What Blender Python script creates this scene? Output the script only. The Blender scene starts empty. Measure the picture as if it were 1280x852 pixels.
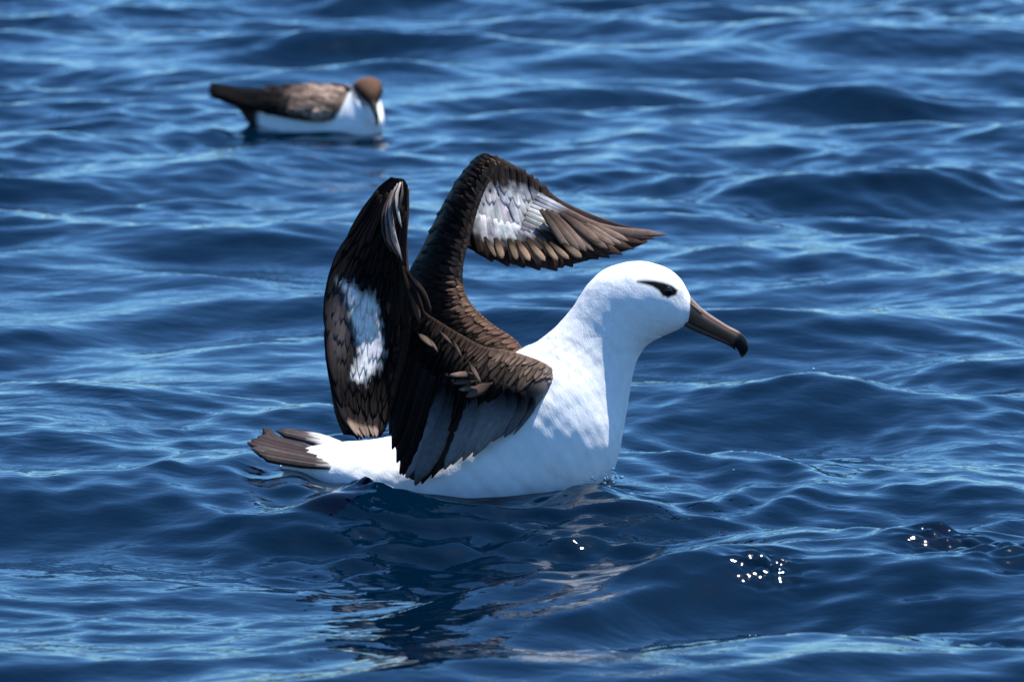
import bpy, math, random
import numpy as np
from mathutils import Vector, Matrix
from mathutils.bvhtree import BVHTree

random.seed(7)
rng = np.random.default_rng(11)
scene = bpy.context.scene
C = scene.collection
R = math.radians

# ------------------------------------------------------------------ camera
FPX, CAM_H, CAM_D, PITCH = 7600.0, 1.75, 10.0, R(8.65)
cam_d = bpy.data.cameras.new('camera')
cam = bpy.data.objects.new('camera', cam_d)
C.objects.link(cam)
cam.location = (0, -CAM_D, CAM_H)
cam.rotation_euler = (math.pi / 2 - PITCH, 0, 0)
cam_d.sensor_width = 36.0
cam_d.lens = 36.0 * FPX / 1280.0
cam_d.clip_end = 20000
cam_d.dof.use_dof = True
cam_d.dof.focus_distance = 10.0
cam_d.dof.aperture_fstop = 8.5
scene.camera = cam

# ------------------------------------------------------------------ sky, sun, exposure
SUN = Vector((0.29, 0.135, 0.94)).normalized()
elev = math.asin(SUN.z)
azim = math.atan2(SUN.x, SUN.y)          # clockwise from +Y
world = bpy.data.worlds.new('World')
scene.world = world
world.use_nodes = True
wn = world.node_tree.nodes
sky = wn.new('ShaderNodeTexSky')
sky.sky_type = 'NISHITA'
sky.sun_disc = False
sky.sun_elevation = elev
sky.sun_rotation = azim
sky.altitude = 0
sky.air_density = 0.95
sky.dust_density = 0.25
sky.ozone_density = 10.0
wn['Background'].inputs['Strength'].default_value = 0.135
tint = wn.new('ShaderNodeMix')            # the photograph's cool white balance
tint.data_type = 'RGBA'
tint.blend_type = 'MULTIPLY'
tint.inputs['Factor'].default_value = 1.0
tint.inputs[7].default_value = (0.66, 0.90, 1.0, 1)
world.node_tree.links.new(sky.outputs['Color'], tint.inputs[6])
world.node_tree.links.new(tint.outputs[2], wn['Background'].inputs['Color'])
sun_d = bpy.data.lights.new('sun', 'SUN')
sun_d.energy = 5.0
sun_d.angle = R(0.53)
sun_d.color = (1.0, 0.96, 0.91)
sun_o = bpy.data.objects.new('sun', sun_d)
C.objects.link(sun_o)
sun_o.rotation_euler = SUN.to_track_quat('Z', 'Y').to_euler()
scene.view_settings.view_transform = 'Standard'
scene.view_settings.look = 'None'
scene.view_settings.gamma = 1.0
scene.view_settings.exposure = 0.82
scene.cycles.use_denoising = True

# ------------------------------------------------------------------ pixel -> place helpers
CAMP = np.array([0.0, -CAM_D, CAM_H])
FWD = np.array([0, math.cos(PITCH), -math.sin(PITCH)])
UPV = np.array([0, math.sin(PITCH), math.cos(PITCH)])


def ray(px, py):
    return np.array([1.0, 0, 0]) * ((px - 640) / FPX) + UPV * ((426 - py) / FPX) + FWD


def P(px, py, y):
    """point of the photograph at depth plane Y = y"""
    d = ray(px, py)
    return CAMP + d * ((y - CAMP[1]) / d[1])


def G(px, py):
    """point of the photograph on the calm water plane"""
    d = ray(px, py)
    return CAMP + d * (-CAMP[2] / d[2])


def project(p):
    q = np.asarray(p) - CAMP
    z = q @ FWD
    return 640 + FPX * q[..., 0] / z, 426 - FPX * (q @ UPV) / z


def crom(pts, n):
    """Catmull-Rom resample of an (k, d) array, uniform in parameter"""
    pts = np.asarray(pts, float)
    k = len(pts)
    ext = np.vstack([2 * pts[0] - pts[1], pts, 2 * pts[-1] - pts[-2]])
    t = np.linspace(0, k - 1, n)
    i = np.minimum(t.astype(int), k - 2)
    f = (t - i)[:, None]
    p0, p1, p2, p3 = ext[i], ext[i + 1], ext[i + 2], ext[i + 3]
    return 0.5 * (2 * p1 + (p2 - p0) * f + (2 * p0 - 5 * p1 + 4 * p2 - p3) * f ** 2 + (3 * p1 - p0 - 3 * p2 + p3) * f ** 3)


def make_mesh(name, verts, faces, smooth=True, uv=None, col=None):
    me = bpy.data.meshes.new(name)
    me.from_pydata([tuple(map(float, v)) for v in verts], [], faces)
    if smooth:
        me.polygons.foreach_set('use_smooth', [True] * len(me.polygons))
    if uv is not None:
        l = me.uv_layers.new(name='UVMap')
        idx = np.empty(len(me.loops), int)
        me.loops.foreach_get('vertex_index', idx)
        l.data.foreach_set('uv', np.asarray(uv, float)[idx].ravel())
    if col is not None:
        a = me.color_attributes.new('plumage', 'FLOAT_COLOR', 'POINT')
        c = np.ones((len(verts), 4))
        c[:, :3] = col
        a.data.foreach_set('color', c.ravel())
    me.update()
    return me


def link(name, me, mat, parent=None, color=None):
    o = bpy.data.objects.new(name, me)
    C.objects.link(o)
    if mat and me is not None and not me.materials:
        me.materials.append(mat)
    if parent:
        o.parent = parent
    if color is not None:
        o.color = (*color, 1)
    return o


def thing(name, label, cat):
    o = bpy.data.objects.new(name, None)
    C.objects.link(o)
    o.empty_display_size = 0.1
    o['label'] = label
    o['category'] = cat
    return o


def sstep(a, b, x):
    t = np.clip((x - a) / (b - a), 0, 1)
    return t * t * (3 - 2 * t)


# ------------------------------------------------------------------ materials
class NT:
    def __init__(self, name):
        self.m = bpy.data.materials.new(name)
        self.m.use_nodes = True
        self.t = self.m.node_tree
        self.b = self.t.nodes['Principled BSDF']
        self.out = self.t.nodes['Material Output']

    def n(self, typ, **kw):
        nd = self.t.nodes.new(typ)
        for k, v in kw.items():
            if hasattr(nd, k):
                setattr(nd, k, v)
            else:
                nd.inputs[k].default_value = v
        return nd

    def l(self, a, b):
        self.t.links.new(a, b)

    def math(self, op, a, b=None):
        nd = self.t.nodes.new('ShaderNodeMath')
        nd.operation = op
        for i, v in enumerate((a, b)):
            if v is None:
                continue
            if isinstance(v, (int, float)):
                nd.inputs[i].default_value = v
            else:
                self.l(v, nd.inputs[i])
        return nd.outputs[0]

    def mix(self, fac, a, b, blend='MIX'):
        nd = self.t.nodes.new('ShaderNodeMix')
        nd.data_type = 'RGBA'
        nd.blend_type = blend
        for sock, v in ((nd.inputs['Factor'], fac), (nd.inputs[6], a), (nd.inputs[7], b)):
            if isinstance(v, (int, float)):
                sock.default_value = v
            elif isinstance(v, tuple):
                sock.default_value = (*v, 1)
            else:
                self.l(v, sock)
        return nd.outputs[2]


def mat_water():
    k = NT('sea_water')
    b = k.b
    b.inputs['Base Color'].default_value = (0.0, 0.0050, 0.0140, 1)
    b.inputs['Roughness'].default_value = 0.035
    b.inputs['IOR'].default_value = 1.333
    geo = k.n('ShaderNodeNewGeometry')
    mp = k.n('ShaderNodeMapping')
    mp.inputs['Scale'].default_value = (0.6, 1.0, 1.0)
    mp.inputs['Rotation'].default_value = (0, 0, R(12))
    k.l(geo.outputs['Position'], mp.inputs['Vector'])
    n1 = k.n('ShaderNodeTexNoise', Scale=16.0, Detail=3.0, Roughness=0.5)
    k.l(mp.outputs['Vector'], n1.inputs['Vector'])
    n3 = k.n('ShaderNodeTexNoise', Scale=55.0, Detail=2.0, Roughness=0.5)
    k.l(mp.outputs['Vector'], n3.inputs['Vector'])
    n2 = k.n('ShaderNodeTexNoise', Scale=1.1, Detail=2.0)        # gusts: where the surface is ruffled
    k.l(geo.outputs['Position'], n2.inputs['Vector'])
    rp = k.n('ShaderNodeMapRange')
    rp.inputs['From Min'].default_value = 0.42
    rp.inputs['From Max'].default_value = 0.66
    k.l(n2.outputs['Fac'], rp.inputs['Value'])
    h = k.math('MULTIPLY', n3.outputs['Fac'], k.math('MULTIPLY', rp.outputs['Result'], 0.34))
    h = k.math('ADD', h, n1.outputs['Fac'])
    bp = k.n('ShaderNodeBump', Strength=1.0, Distance=0.0042)
    k.l(h, bp.inputs['Height'])
    k.l(bp.outputs['Normal'], b.inputs['Normal'])
    return k.m


def mat_feather(name, attr=False, translucent=0.22, edge=(1.25, 1.2, 1.15), shaft=(0.10, 0.07, 0.05)):
    """flight feathers and coverts: colour from the object (or the plumage attribute), barbs and shaft from the UV"""
    k = NT(name)
    b = k.b
    uvn = k.n('ShaderNodeUVMap')
    sep = k.n('ShaderNodeSeparateXYZ')
    k.l(uvn.outputs['UV'], sep.inputs[0])
    u, v = sep.outputs['X'], sep.outputs['Y']
    if attr:
        at = k.n('ShaderNodeAttribute', attribute_name='plumage')
        base = at.outputs['Color']
    else:
        oi = k.n('ShaderNodeObjectInfo')
        at = k.n('ShaderNodeAttribute', attribute_name='plumage')
        base = k.mix(1.0, oi.outputs['Color'], at.outputs['Color'], 'MULTIPLY')
    tc = k.n('ShaderNodeTexCoord')
    ns = k.n('ShaderNodeTexNoise', Scale=90.0, Detail=4.0, Roughness=0.6)
    k.l(tc.outputs['Object'], ns.inputs['Vector'])
    mott = k.n('ShaderNodeMapRange')
    mott.inputs['To Min'].default_value = 0.55
    mott.inputs['To Max'].default_value = 1.45
    k.l(ns.outputs['Fac'], mott.inputs['Value'])
    cl = k.mix(1.0, base, mott.outputs['Result'], 'MULTIPLY')
    if not attr:
        uc = k.math('ABSOLUTE', k.math('SUBTRACT', u, 0.5))
        ed = k.n('ShaderNodeMapRange')
        ed.inputs['From Min'].default_value = 0.36
        ed.inputs['From Max'].default_value = 0.5
        k.l(uc, ed.inputs['Value'])
        tipf = k.n('ShaderNodeMapRange')
        tipf.inputs['From Min'].default_value = 0.86
        tipf.inputs['From Max'].default_value = 1.0
        k.l(v, tipf.inputs['Value'])
        worn = k.math('MULTIPLY', k.math('MAXIMUM', ed.outputs['Result'], tipf.outputs['Result']), 0.7)
        pale = k.mix(1.0, cl, edge, 'MULTIPLY')
        cl = k.mix(worn, cl, pale)
        sh = k.math('LESS_THAN', uc, 0.03)
        cl = k.mix(k.math('MULTIPLY', sh, 0.5), cl, shaft if max(shaft) > .2 else k.mix(0.5, cl, shaft))
        # barbs: fine lines sloping off the shaft
        ph = k.math('ADD', k.math('MULTIPLY', v, 260.0), k.math('MULTIPLY', uc, -120.0))
        wob = k.math('MULTIPLY', ns.outputs['Fac'], 9.0)
        barb = k.math('SINE', k.math('ADD', ph, wob))
    else:
        mp = k.n('ShaderNodeMapping')
        mp.inputs['Scale'].default_value = (150, 150, 60)
        k.l(tc.outputs['Object'], mp.inputs['Vector'])
        vo = k.n('ShaderNodeTexVoronoi', Scale=1.0)
        mp.inputs['Scale'].default_value = (330, 330, 170)
        k.l(mp.outputs['Vector'], vo.inputs['Vector'])
        barb = k.math('MULTIPLY', vo.outputs['Distance'], 1.5)
        dkn = k.n('ShaderNodeMapRange')
        dkn.inputs['To Min'].default_value = 1.12
        dkn.inputs['To Max'].default_value = 0.85
        k.l(vo.outputs['Distance'], dkn.inputs['Value'])
        cl = k.mix(1.0, cl, dkn.outputs['Result'], 'MULTIPLY')
    bp = k.n('ShaderNodeBump', Strength=0.35, Distance=0.0006)
    k.l(barb, bp.inputs['Height'])
    k.l(cl, b.inputs['Base Color'])
    k.l(bp.outputs['Normal'], b.inputs['Normal'])
    b.inputs['Roughness'].default_value = 0.55
    b.inputs['Specular IOR Level'].default_value = 0.04
    if translucent:
        tr = k.n('ShaderNodeBsdfTranslucent')
        warm = k.mix(1.0, cl, (2.0, 1.5, 1.1), 'MULTIPLY')
        k.l(warm, tr.inputs['Color'])
        mx = k.n('ShaderNodeMixShader')
        mx.inputs[0].default_value = translucent
        k.l(b.outputs[0], mx.inputs[1])
        k.l(tr.outputs[0], mx.inputs[2])
        k.l(mx.outputs[0], k.out.inputs['Surface'])
    return k.m


def mat_down(name):
    """soft body plumage coloured by the plumage attribute"""
    k = NT(name)
    b = k.b
    at = k.n('ShaderNodeAttribute', attribute_name='plumage')
    uvn = k.n('ShaderNodeUVMap')
    mp = k.n('ShaderNodeMapping')
    mp.inputs['Scale'].default_value = (60, 26, 1)
    k.l(uvn.outputs['UV'], mp.inputs['Vector'])
    n1 = k.n('ShaderNodeTexNoise', Scale=1.0, Detail=5.0, Roughness=0.6)
    k.l(mp.outputs['Vector'], n1.inputs['Vector'])
    mp2 = k.n('ShaderNodeMapping')
    mp2.inputs['Scale'].default_value = (420, 60, 1)
    k.l(uvn.outputs['UV'], mp2.inputs['Vector'])
    n2 = k.n('ShaderNodeTexNoise', Scale=1.0, Detail=3.0, Roughness=0.6)
    k.l(mp2.outputs['Vector'], n2.inputs['Vector'])
    mr = k.n('ShaderNodeMapRange')
    mr.inputs['To Min'].default_value = 0.84
    mr.inputs['To Max'].default_value = 1.08
    k.l(n1.outputs['Fac'], mr.inputs['Value'])
    cl = k.mix(1.0, at.outputs['Color'], mr.outputs['Result'], 'MULTIPLY')
    k.l(cl, b.inputs['Base Color'])
    h = k.math('ADD', k.math('MULTIPLY', n1.outputs['Fac'], 1.0), k.math('MULTIPLY', n2.outputs['Fac'], 0.5))
    bp = k.n('ShaderNodeBump', Strength=0.5, Distance=0.0024)
    k.l(h, bp.inputs['Height'])
    k.l(bp.outputs['Normal'], b.inputs['Normal'])
    b.inputs['Roughness'].default_value = 0.8
    b.inputs['Specular IOR Level'].default_value = 0.05
    return k.m


def mat_bill(name='bill_horn', rough=0.36):
    k = NT(name)
    b = k.b
    at = k.n('ShaderNodeAttribute', attribute_name='plumage')
    tc = k.n('ShaderNodeTexCoord')
    mp = k.n('ShaderNodeMapping')
    mp.inputs['Rotation'].default_value = (0, R(-36), 0)
    mp.inputs['Scale'].default_value = (25, 160, 160)
    k.l(tc.outputs['Object'], mp.inputs['Vector'])
    n1 = k.n('ShaderNodeTexNoise', Scale=1.0, Detail=4.0)
    k.l(mp.outputs['Vector'], n1.inputs['Vector'])
    mr = k.n('ShaderNodeMapRange')
    mr.inputs['To Min'].default_value = 0.55
    mr.inputs['To Max'].default_value = 1.4
    k.l(n1.outputs['Fac'], mr.inputs['Value'])
    cl = k.mix(1.0, at.outputs['Color'], mr.outputs['Result'], 'MULTIPLY')
    k.l(cl, b.inputs['Base Color'])
    bp = k.n('ShaderNodeBump', Strength=0.25, Distance=0.0008)
    k.l(n1.outputs['Fac'], bp.inputs['Height'])
    k.l(bp.outputs['Normal'], b.inputs['Normal'])
    b.inputs['Roughness'].default_value = rough
    b.inputs['Specular IOR Level'].default_value = 0.22
    return k.m


def mat_eye():
    k = NT('eye_dark')
    k.b.inputs['Base Color'].default_value = (0.006, 0.004, 0.003, 1)
    k.b.inputs['Roughness'].default_value = 0.06
    return k.m


def mat_drop():
    k = NT('water_drop')
    k.b.inputs['Base Color'].default_value = (0.9, 0.95, 1, 1)
    k.b.inputs['Roughness'].default_value = 0.0
    k.b.inputs['IOR'].default_value = 1.333
    k.b.inputs['Transmission Weight'].default_value = 1.0
    return k.m


M_WATER = mat_water()
M_FEATHER = mat_feather('feather')
M_WORN = mat_feather('feather_worn', edge=(1.9, 1.7, 1.5))
M_TAIL = mat_feather('feather_tail', edge=(0.5, 0.45, 0.45), shaft=(.26, .21, .19), translucent=.1)
M_SCALLOP = mat_feather('feather_pale_edged', edge=(4.2, 3.6, 3.2), translucent=0.0)
M_WING = mat_feather('wing_skin', attr=True, translucent=0.15)
M_DOWN = mat_down('body_plumage')
M_BILL = mat_bill()
M_BILL_DULL = mat_bill('bill_dull', 0.7)
M_EYE = mat_eye()
M_DROP = mat_drop()

# ------------------------------------------------------------------ the sea
def graded(lo, hi, step, far):
    inner = np.arange(lo, hi + step, step)
    out, s, p = [], step, 0.0
    while p < far:
        s *= 1.16
        p += s
        out.append(p)
    out = np.array(out)
    return np.concatenate([lo - out[::-1], inner, inner[-1] + out])


SWX, SWY, _ = G(388, 160)          # where the shearwater floats


def sea_height(x, y):
    """choppy sea: long swell, wind waves and ripples, plus what the two birds push up"""
    r2 = np.random.default_rng(5)
    dx = np.zeros_like(x)
    dy = np.zeros_like(x)
    h = np.zeros_like(x)
    # slowly varying gustiness so that ruffled and glassy patches alternate
    gust = 0.75 + 0.35 * np.sin(0.9 * x + 0.55 * y + 1.0) * np.sin(0.35 * x - 0.8 * y + 0.4)
    wx = x + 0.10 * np.sin(1.7 * y + 0.6 * x) + 0.05 * np.sin(3.9 * y - 2.2 * x + 1.3)
    wy = y + 0.10 * np.sin(1.3 * x - 0.7 * y + 2.0) + 0.05 * np.sin(3.1 * x + 2.9 * y)
    N = 190
    lam = np.exp(np.linspace(math.log(2.6), math.log(0.060), N))
    lam *= np.exp(r2.normal(0, 0.03, N))
    for i in range(N):
        L = lam[i]
        k = 2 * math.pi / L
        spread = 0.48 if L > 0.5 else 0.72
        th = -math.pi / 2 + 0.10 + r2.normal(0, spread)
        # slope budget per wave
        s = 0.0240 if L < 0.30 else (0.0305 if L < 0.85 else 0.0095)
        a = s / k
        cx, cy = math.cos(th), math.sin(th)
        ph = k * (cx * wx + cy * wy) + r2.uniform(0, 2 * math.pi)
        g = gust if L < 0.35 else 1.0
        h += a * g * np.cos(ph)
        q = 0.55 * a
        dx -= q * g * cx * np.sin(ph)
        dy -= q * g * cy * np.sin(ph)
    fade = np.clip(1.15 - np.hypot(x, (y - 4) / 2.6) / 9.0, 0, 1)
    h *= fade
    dx *= fade
    dy *= fade

    def hump(px, py, amp, sx, sy, rot=0.0):
        gx, gy, _ = G(px, py)
        c, s = math.cos(rot), math.sin(rot)
        ux, uy = (x - gx) * c + (y - gy) * s, -(x - gx) * s + (y - gy) * c
        return amp * np.exp(-0.5 * ((ux / sx) ** 2 + (uy / sy) ** 2))

    # calm the water under the albatross, then add its own bow wave and wake
    body = np.exp(-0.5 * ((x - 0.0) / 0.24) ** 4 - 0.5 * ((y + 0.02) / 0.2) ** 4)
    h *= 1 - 0.75 * body
    h += hump(742, 630, 0.030, 0.050, 0.050, 0.25)
    h += hump(805, 640, 0.016, 0.050, 0.050, -0.3)
    h += hump(442, 636, 0.022, 0.060, 0.060, -0.3)
    h += hump(490, 642, 0.008, 0.050, 0.050, -0.2)
    h -= hump(588, 622, 0.026, 0.090, 0.080)
    h -= hump(620, 700, 0.014, 0.18, 0.090)
    h += hump(690, 662, 0.012, 0.060, 0.030, 0.2)
    h += hump(1130, 728, 0.022, 0.20, 0.07, -0.10)
    h -= hump(1130, 770, 0.014, 0.20, 0.07)
    rr = np.hypot(x - 0.02, (y + 0.05) * 1.2)
    ring = np.exp(-((rr - 0.42) / 0.25) ** 2)
    h += 0.0042 * ring * np.sin(2 * math.pi * rr / 0.115 + 1.2 * np.sin(3 * np.arctan2(y + .05, x)))

    # small steep ripples that catch the sun
    def glitter(px, py, sx, sy, amp, l, n=6):
        gx, gy, _ = G(px, py)
        e = np.exp(-0.5 * (((x - gx) / sx) ** 2 + ((y - gy) / sy) ** 2))
        o = np.zeros_like(x)
        for _ in range(n):
            th = r2.normal(1.57, 0.42)
            kk = 2 * math.pi / (l * r2.uniform(0.7, 1.5))
            o += np.cos(kk * (math.cos(th) * x + math.sin(th) * y) + r2.uniform(0, 6.28))
        return amp * e * o
    h += glitter(963, 727, 0.030, 0.040, 0.0040, 0.034)
    h += glitter(1188, 692, 0.036, 0.045, 0.0040, 0.036)
    h += glitter(1230, 708, 0.070, 0.050, 0.0036, 0.034)
    h += glitter(462, 632, 0.035, 0.035, 0.0036, 0.036)
    h += glitter(700, 655, 0.09, 0.07, 0.0016, 0.055, 10)
    h += glitter(480, 665, 0.10, 0.10, 0.0013, 0.060, 10)
    h += glitter(600, 680, 0.30, 0.18, 0.0011, 0.085, 14)
    h += glitter(640, 628, 0.18, 0.035, 0.0016, 0.045, 8)
    h += glitter(760, 618, 0.04, 0.05, 0.0036, 0.045, 8)
    h += glitter(1240, 805, 0.06, 0.04, 0.0024, 0.040)
    # smooth water round the shearwater
    sw = np.exp(-0.5 * (((x - SWX) / 0.28) ** 2 + ((y - SWY) / 0.35) ** 2))
    h *= 1 - 0.6 * sw
    h += 0.004 * sw * np.sin(2 * math.pi * np.hypot(x - SWX, y - SWY) / 0.11)
    return dx, dy, h


gx = graded(-1.95, 1.95, 0.0078, 5200)
gy = graded(-2.1, 10.6, 0.0165, 5200)
gy = np.unique(np.concatenate([gy[(gy < -1.35) | (gy > 0.0)], np.arange(-1.35, 0.0, 0.0065)]))     # finer just in front of the albatross
XX, YY = np.meshgrid(gx, gy)
DX, DY, HH = sea_height(XX, YY)
vs = np.stack([XX + DX, YY + DY, HH], -1).reshape(-1, 3).astype(np.float32)
ny, nx = XX.shape
ii = (np.arange(ny - 1)[:, None] * nx + np.arange(nx - 1)[None, :]).ravel()
quads = np.stack([ii, ii + 1, ii + nx + 1, ii + nx], -1).astype(np.int32)
sea_me = bpy.data.meshes.new('sea')
sea_me.vertices.add(len(vs))
sea_me.vertices.foreach_set('co', vs.ravel())
sea_me.loops.add(quads.size)
sea_me.loops.foreach_set('vertex_index', quads.ravel())
sea_me.polygons.add(len(quads))
sea_me.polygons.foreach_set('loop_start', np.arange(0, quads.size, 4, dtype=np.int32))
sea_me.polygons.foreach_set('use_smooth', np.ones(len(quads), bool))
sea_me.update(calc_edges=True)
sea_me.validate()
sea = link('sea', sea_me, M_WATER)
sea['kind'] = 'structure'
sea['label'] = 'deep blue choppy sea with small glassy waves'

# ------------------------------------------------------------------ lofts
def ring_loft(rings, per=14, nseg=96, power=2.0):
    """rings: (A xyz, B xyz, side xyz, half width).  One closed skin through elliptical sections."""
    data = np.array([np.concatenate([A, B, np.asarray(s) * w]) for A, B, s, w in rings])
    d = crom(data, (len(rings) - 1) * per + 1)
    A, B, S = d[:, :3], d[:, 3:6], d[:, 6:9]
    ctr, up = (A + B) / 2, (A - B) / 2
    th = np.linspace(0, 2 * math.pi, nseg, endpoint=False)
    c, s = np.cos(th), np.sin(th)
    c = np.sign(c) * np.abs(c) ** (2 / power)
    s = np.sign(s) * np.abs(s) ** (2 / power)
    V = ctr[:, None, :] + up[:, None, :] * c[None, :, None] + S[:, None, :] * s[None, :, None]
    n = len(d)
    verts = V.reshape(-1, 3)
    uv = np.stack(np.broadcast_arrays(np.linspace(0, 1, n)[:, None], (th / (2 * math.pi))[None, :]), -1).reshape(-1, 2)
    faces = []
    for i in range(n - 1):
        for j in range(nseg):
            j2 = (j + 1) % nseg
            faces.append((i * nseg + j, i * nseg + j2, (i + 1) * nseg + j2, (i + 1) * nseg + j))
    faces.append(tuple(range(nseg))[::-1])
    faces.append(tuple((n - 1) * nseg + j for j in range(nseg)))
    return verts, faces, uv


class Sheet:
    """a curved wing surface through rows of points; row = one chord from leading to trailing edge"""

    def __init__(self, rows, nu=72, nv=28):
        rows = [crom(r, nv) for r in rows]
        g = np.array(rows)                       # k, nv, 3
        self.g = np.stack([crom(g[:, j], nu) for j in range(nv)], 1)
        self.nu, self.nv = nu, nv
        du = np.gradient(self.g, axis=0)
        dv = np.gradient(self.g, axis=1)
        n = np.cross(du, dv)
        n /= np.linalg.norm(n, axis=-1, keepdims=True) + 1e-12
        # face the camera side
        if np.mean(n[..., 1]) > 0:
            n = -n
        self.n = n

    def _s(self, arr, u, v):
        u = min(max(u, 0), 1) * (self.nu - 1)
        v = min(max(v, 0), 1) * (self.nv - 1)
        i, j = min(int(u), self.nu - 2), min(int(v), self.nv - 2)
        a, b = u - i, v - j
        return (arr[i, j] * (1 - a) * (1 - b) + arr[i + 1, j] * a * (1 - b) + arr[i, j + 1] * (1 - a) * b + arr[i + 1, j + 1] * a * b)

    def at(self, u, v):
        return self._s(self.g, u, v)

    def nrm(self, u, v):
        n = self._s(self.n, u, v)
        return n / (np.linalg.norm(n) + 1e-12)

    def shell(self, name, mat, parent, colfun, thick):
        """closed shell, thick(u, v) metres"""
        u = np.linspace(0, 1, self.nu)[:, None]
        v = np.linspace(0, 1, self.nv)[None, :]
        self.thick = thick
        t = thick(u, v) * np.ones((self.nu, self.nv))
        f = self.g + self.n * (t / 2)[..., None]
        b = self.g - self.n * (t / 2)[..., None]
        verts = np.concatenate([f.reshape(-1, 3), b.reshape(-1, 3)])
        N = self.nu * self.nv
        faces = []
        for i in range(self.nu - 1):
            for j in range(self.nv - 1):
                a = i * self.nv + j
                q = (a, a + 1, a + self.nv + 1, a + self.nv)
                faces.append(q)
                faces.append(tuple(x + N for x in q[::-1]))
        edge = [i * self.nv for i in range(self.nu)]
        edge += [(self.nu - 1) * self.nv + j for j in range(1, self.nv)]
        edge += [i * self.nv + self.nv - 1 for i in range(self.nu - 2, -1, -1)]
        edge += [j for j in range(self.nv - 2, 0, -1)]
        for a, c in zip(edge, edge[1:] + edge[:1]):
            faces.append((a, c, c + N, a + N))
        uv = np.stack(np.broadcast_arrays(u, v), -1).reshape(-1, 2)
        col = np.array([colfun(p, uu, vv, side) for side in (0, 1) for p, (uu, vv) in zip(self.g.reshape(-1, 3), uv)])
        me = make_mesh(name, verts, faces, uv=np.vstack([uv, uv]), col=col)
        return link(name, me, mat, parent)


def feather(name, parent, pts, nrms, width, color, mat=None, tip=0.35, camber=0.10, root=0.55, tone=None, grad=None):
    """one feather blade along pts (k,3): left edge, raised shaft, right edge and underside"""
    pts = np.asarray(pts, float)
    n = 9
    p = crom(pts, n)
    nr = crom(np.asarray(nrms, float), n)
    tan = np.gradient(p, axis=0)
    side = np.cross(tan, nr)
    side /= np.linalg.norm(side, axis=1, keepdims=True) + 1e-12
    nr = np.cross(side, tan)
    nr /= np.linalg.norm(nr, axis=1, keepdims=True) + 1e-12
    t = np.linspace(0, 1, n)
    w = width * 0.5 * (root + (1 - root) * sstep(0, 0.45, t))
    k = np.clip((t - (1 - tip)) / tip, 0, 1)
    w = w * np.sqrt(np.maximum(1 - k ** 2.2, 0.012))
    th = 0.0009
    verts, uv = [], []
    for i in range(n):
        dn = nr[i] * (-camber * w[i])
        verts += [p[i] + side[i] * w[i] + dn, p[i] + side[i] * w[i] * 0.5 - nr[i] * camber * w[i] * 0.25 + nr[i] * th * .5, p[i] + nr[i] * th,
                  p[i] - side[i] * w[i] * 0.5 - nr[i] * camber * w[i] * 0.25 + nr[i] * th * .5, p[i] - side[i] * w[i] + dn, p[i] - nr[i] * th * 0.6]
        uv += [(0, t[i]), (0.25, t[i]), (0.5, t[i]), (0.75, t[i]), (1, t[i]), (0.5, t[i])]
    faces = []
    m = 6
    for i in range(n - 1):
        for j in range(m):
            j2 = (j + 1) % m
            faces.append((i * m + j, (i + 1) * m + j, (i + 1) * m + j2, i * m + j2))
    faces.append(tuple(range(m)))
    faces.append(tuple((n - 1) * m + j for j in range(m))[::-1])
    col = np.ones((len(verts), 3)) if tone is None else np.array([tone(q) for q in verts])
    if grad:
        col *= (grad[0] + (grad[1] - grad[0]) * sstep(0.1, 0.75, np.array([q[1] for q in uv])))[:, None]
    me = make_mesh(name, verts, faces, uv=uv, col=col)
    return link(name, me, mat or M_FEATHER, parent, color)


def sheet_feather(name, parent, S, uv0, uv1, width, color, lift0=0.002, lift1=0.006, sign=1, bend=(0, 0), over=0.0, **kw):
    """feather lying on a sheet from (u,v) to (u,v); over > 0 lets the tip pass the trailing edge"""
    pts, nr = [], []
    for t in (0, 0.33, 0.66, 1.0):
        u = uv0[0] + (uv1[0] - uv0[0]) * t + bend[0] * t * (1 - t)
        v = uv0[1] + (uv1[1] - uv0[1]) * t + bend[1] * t * (1 - t)
        nn = S.nrm(u, v) * sign
        pts.append(S.at(u, v) + nn * (lift0 + (lift1 - lift0) * t + .45 * float(S.thick(min(max(u, 0), 1), min(max(v, 0), 1)))))
        nr.append(nn)
    if over:
        d = pts[-1] - pts[-2]
        pts[-1] = pts[-1] + d / (np.linalg.norm(d) + 1e-9) * over
    return feather(name, parent, pts, nr, width, color, **kw)


def jit(c, a=0.18):
    k = 1 + random.uniform(-a, a)
    return tuple(max(0.001, x * k * (1 + random.uniform(-0.04, 0.04))) for x in c)


def inpoly(px, py, poly):
    """signed soft distance (pixels) to a polygon, positive inside"""
    inside = False
    best = 1e9
    for (x1, y1), (x2, y2) in zip(poly, poly[1:] + poly[:1]):
        if (y1 > py) != (y2 > py) and px < (x2 - x1) * (py - y1) / (y2 - y1) + x1:
            inside = not inside
        dx, dy = x2 - x1, y2 - y1
        t = max(0, min(1, ((px - x1) * dx + (py - y1) * dy) / (dx * dx + dy * dy)))
        best = min(best, math.hypot(px - x1 - t * dx, py - y1 - t * dy))
    return best if inside else -best


def lerp3(a, b, t):
    return tuple(x + (y - x) * t for x, y in zip(a, b))


WHITE = (0.80, 0.80, 0.79)
BROWN = (0.050, 0.029, 0.019)
DARK = (0.0050, 0.0038, 0.0038)  # near-black wing plumage, deepened to carry the shade on it
GREY = (0.27, 0.28, 0.31)

# ------------------------------------------------------------------ albatross
alb = thing('albatross', 'large white albatross with dark wings raised and hooked brown bill, sitting on the sea', 'albatross')
alb.location = (0, 0, 0)

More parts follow.
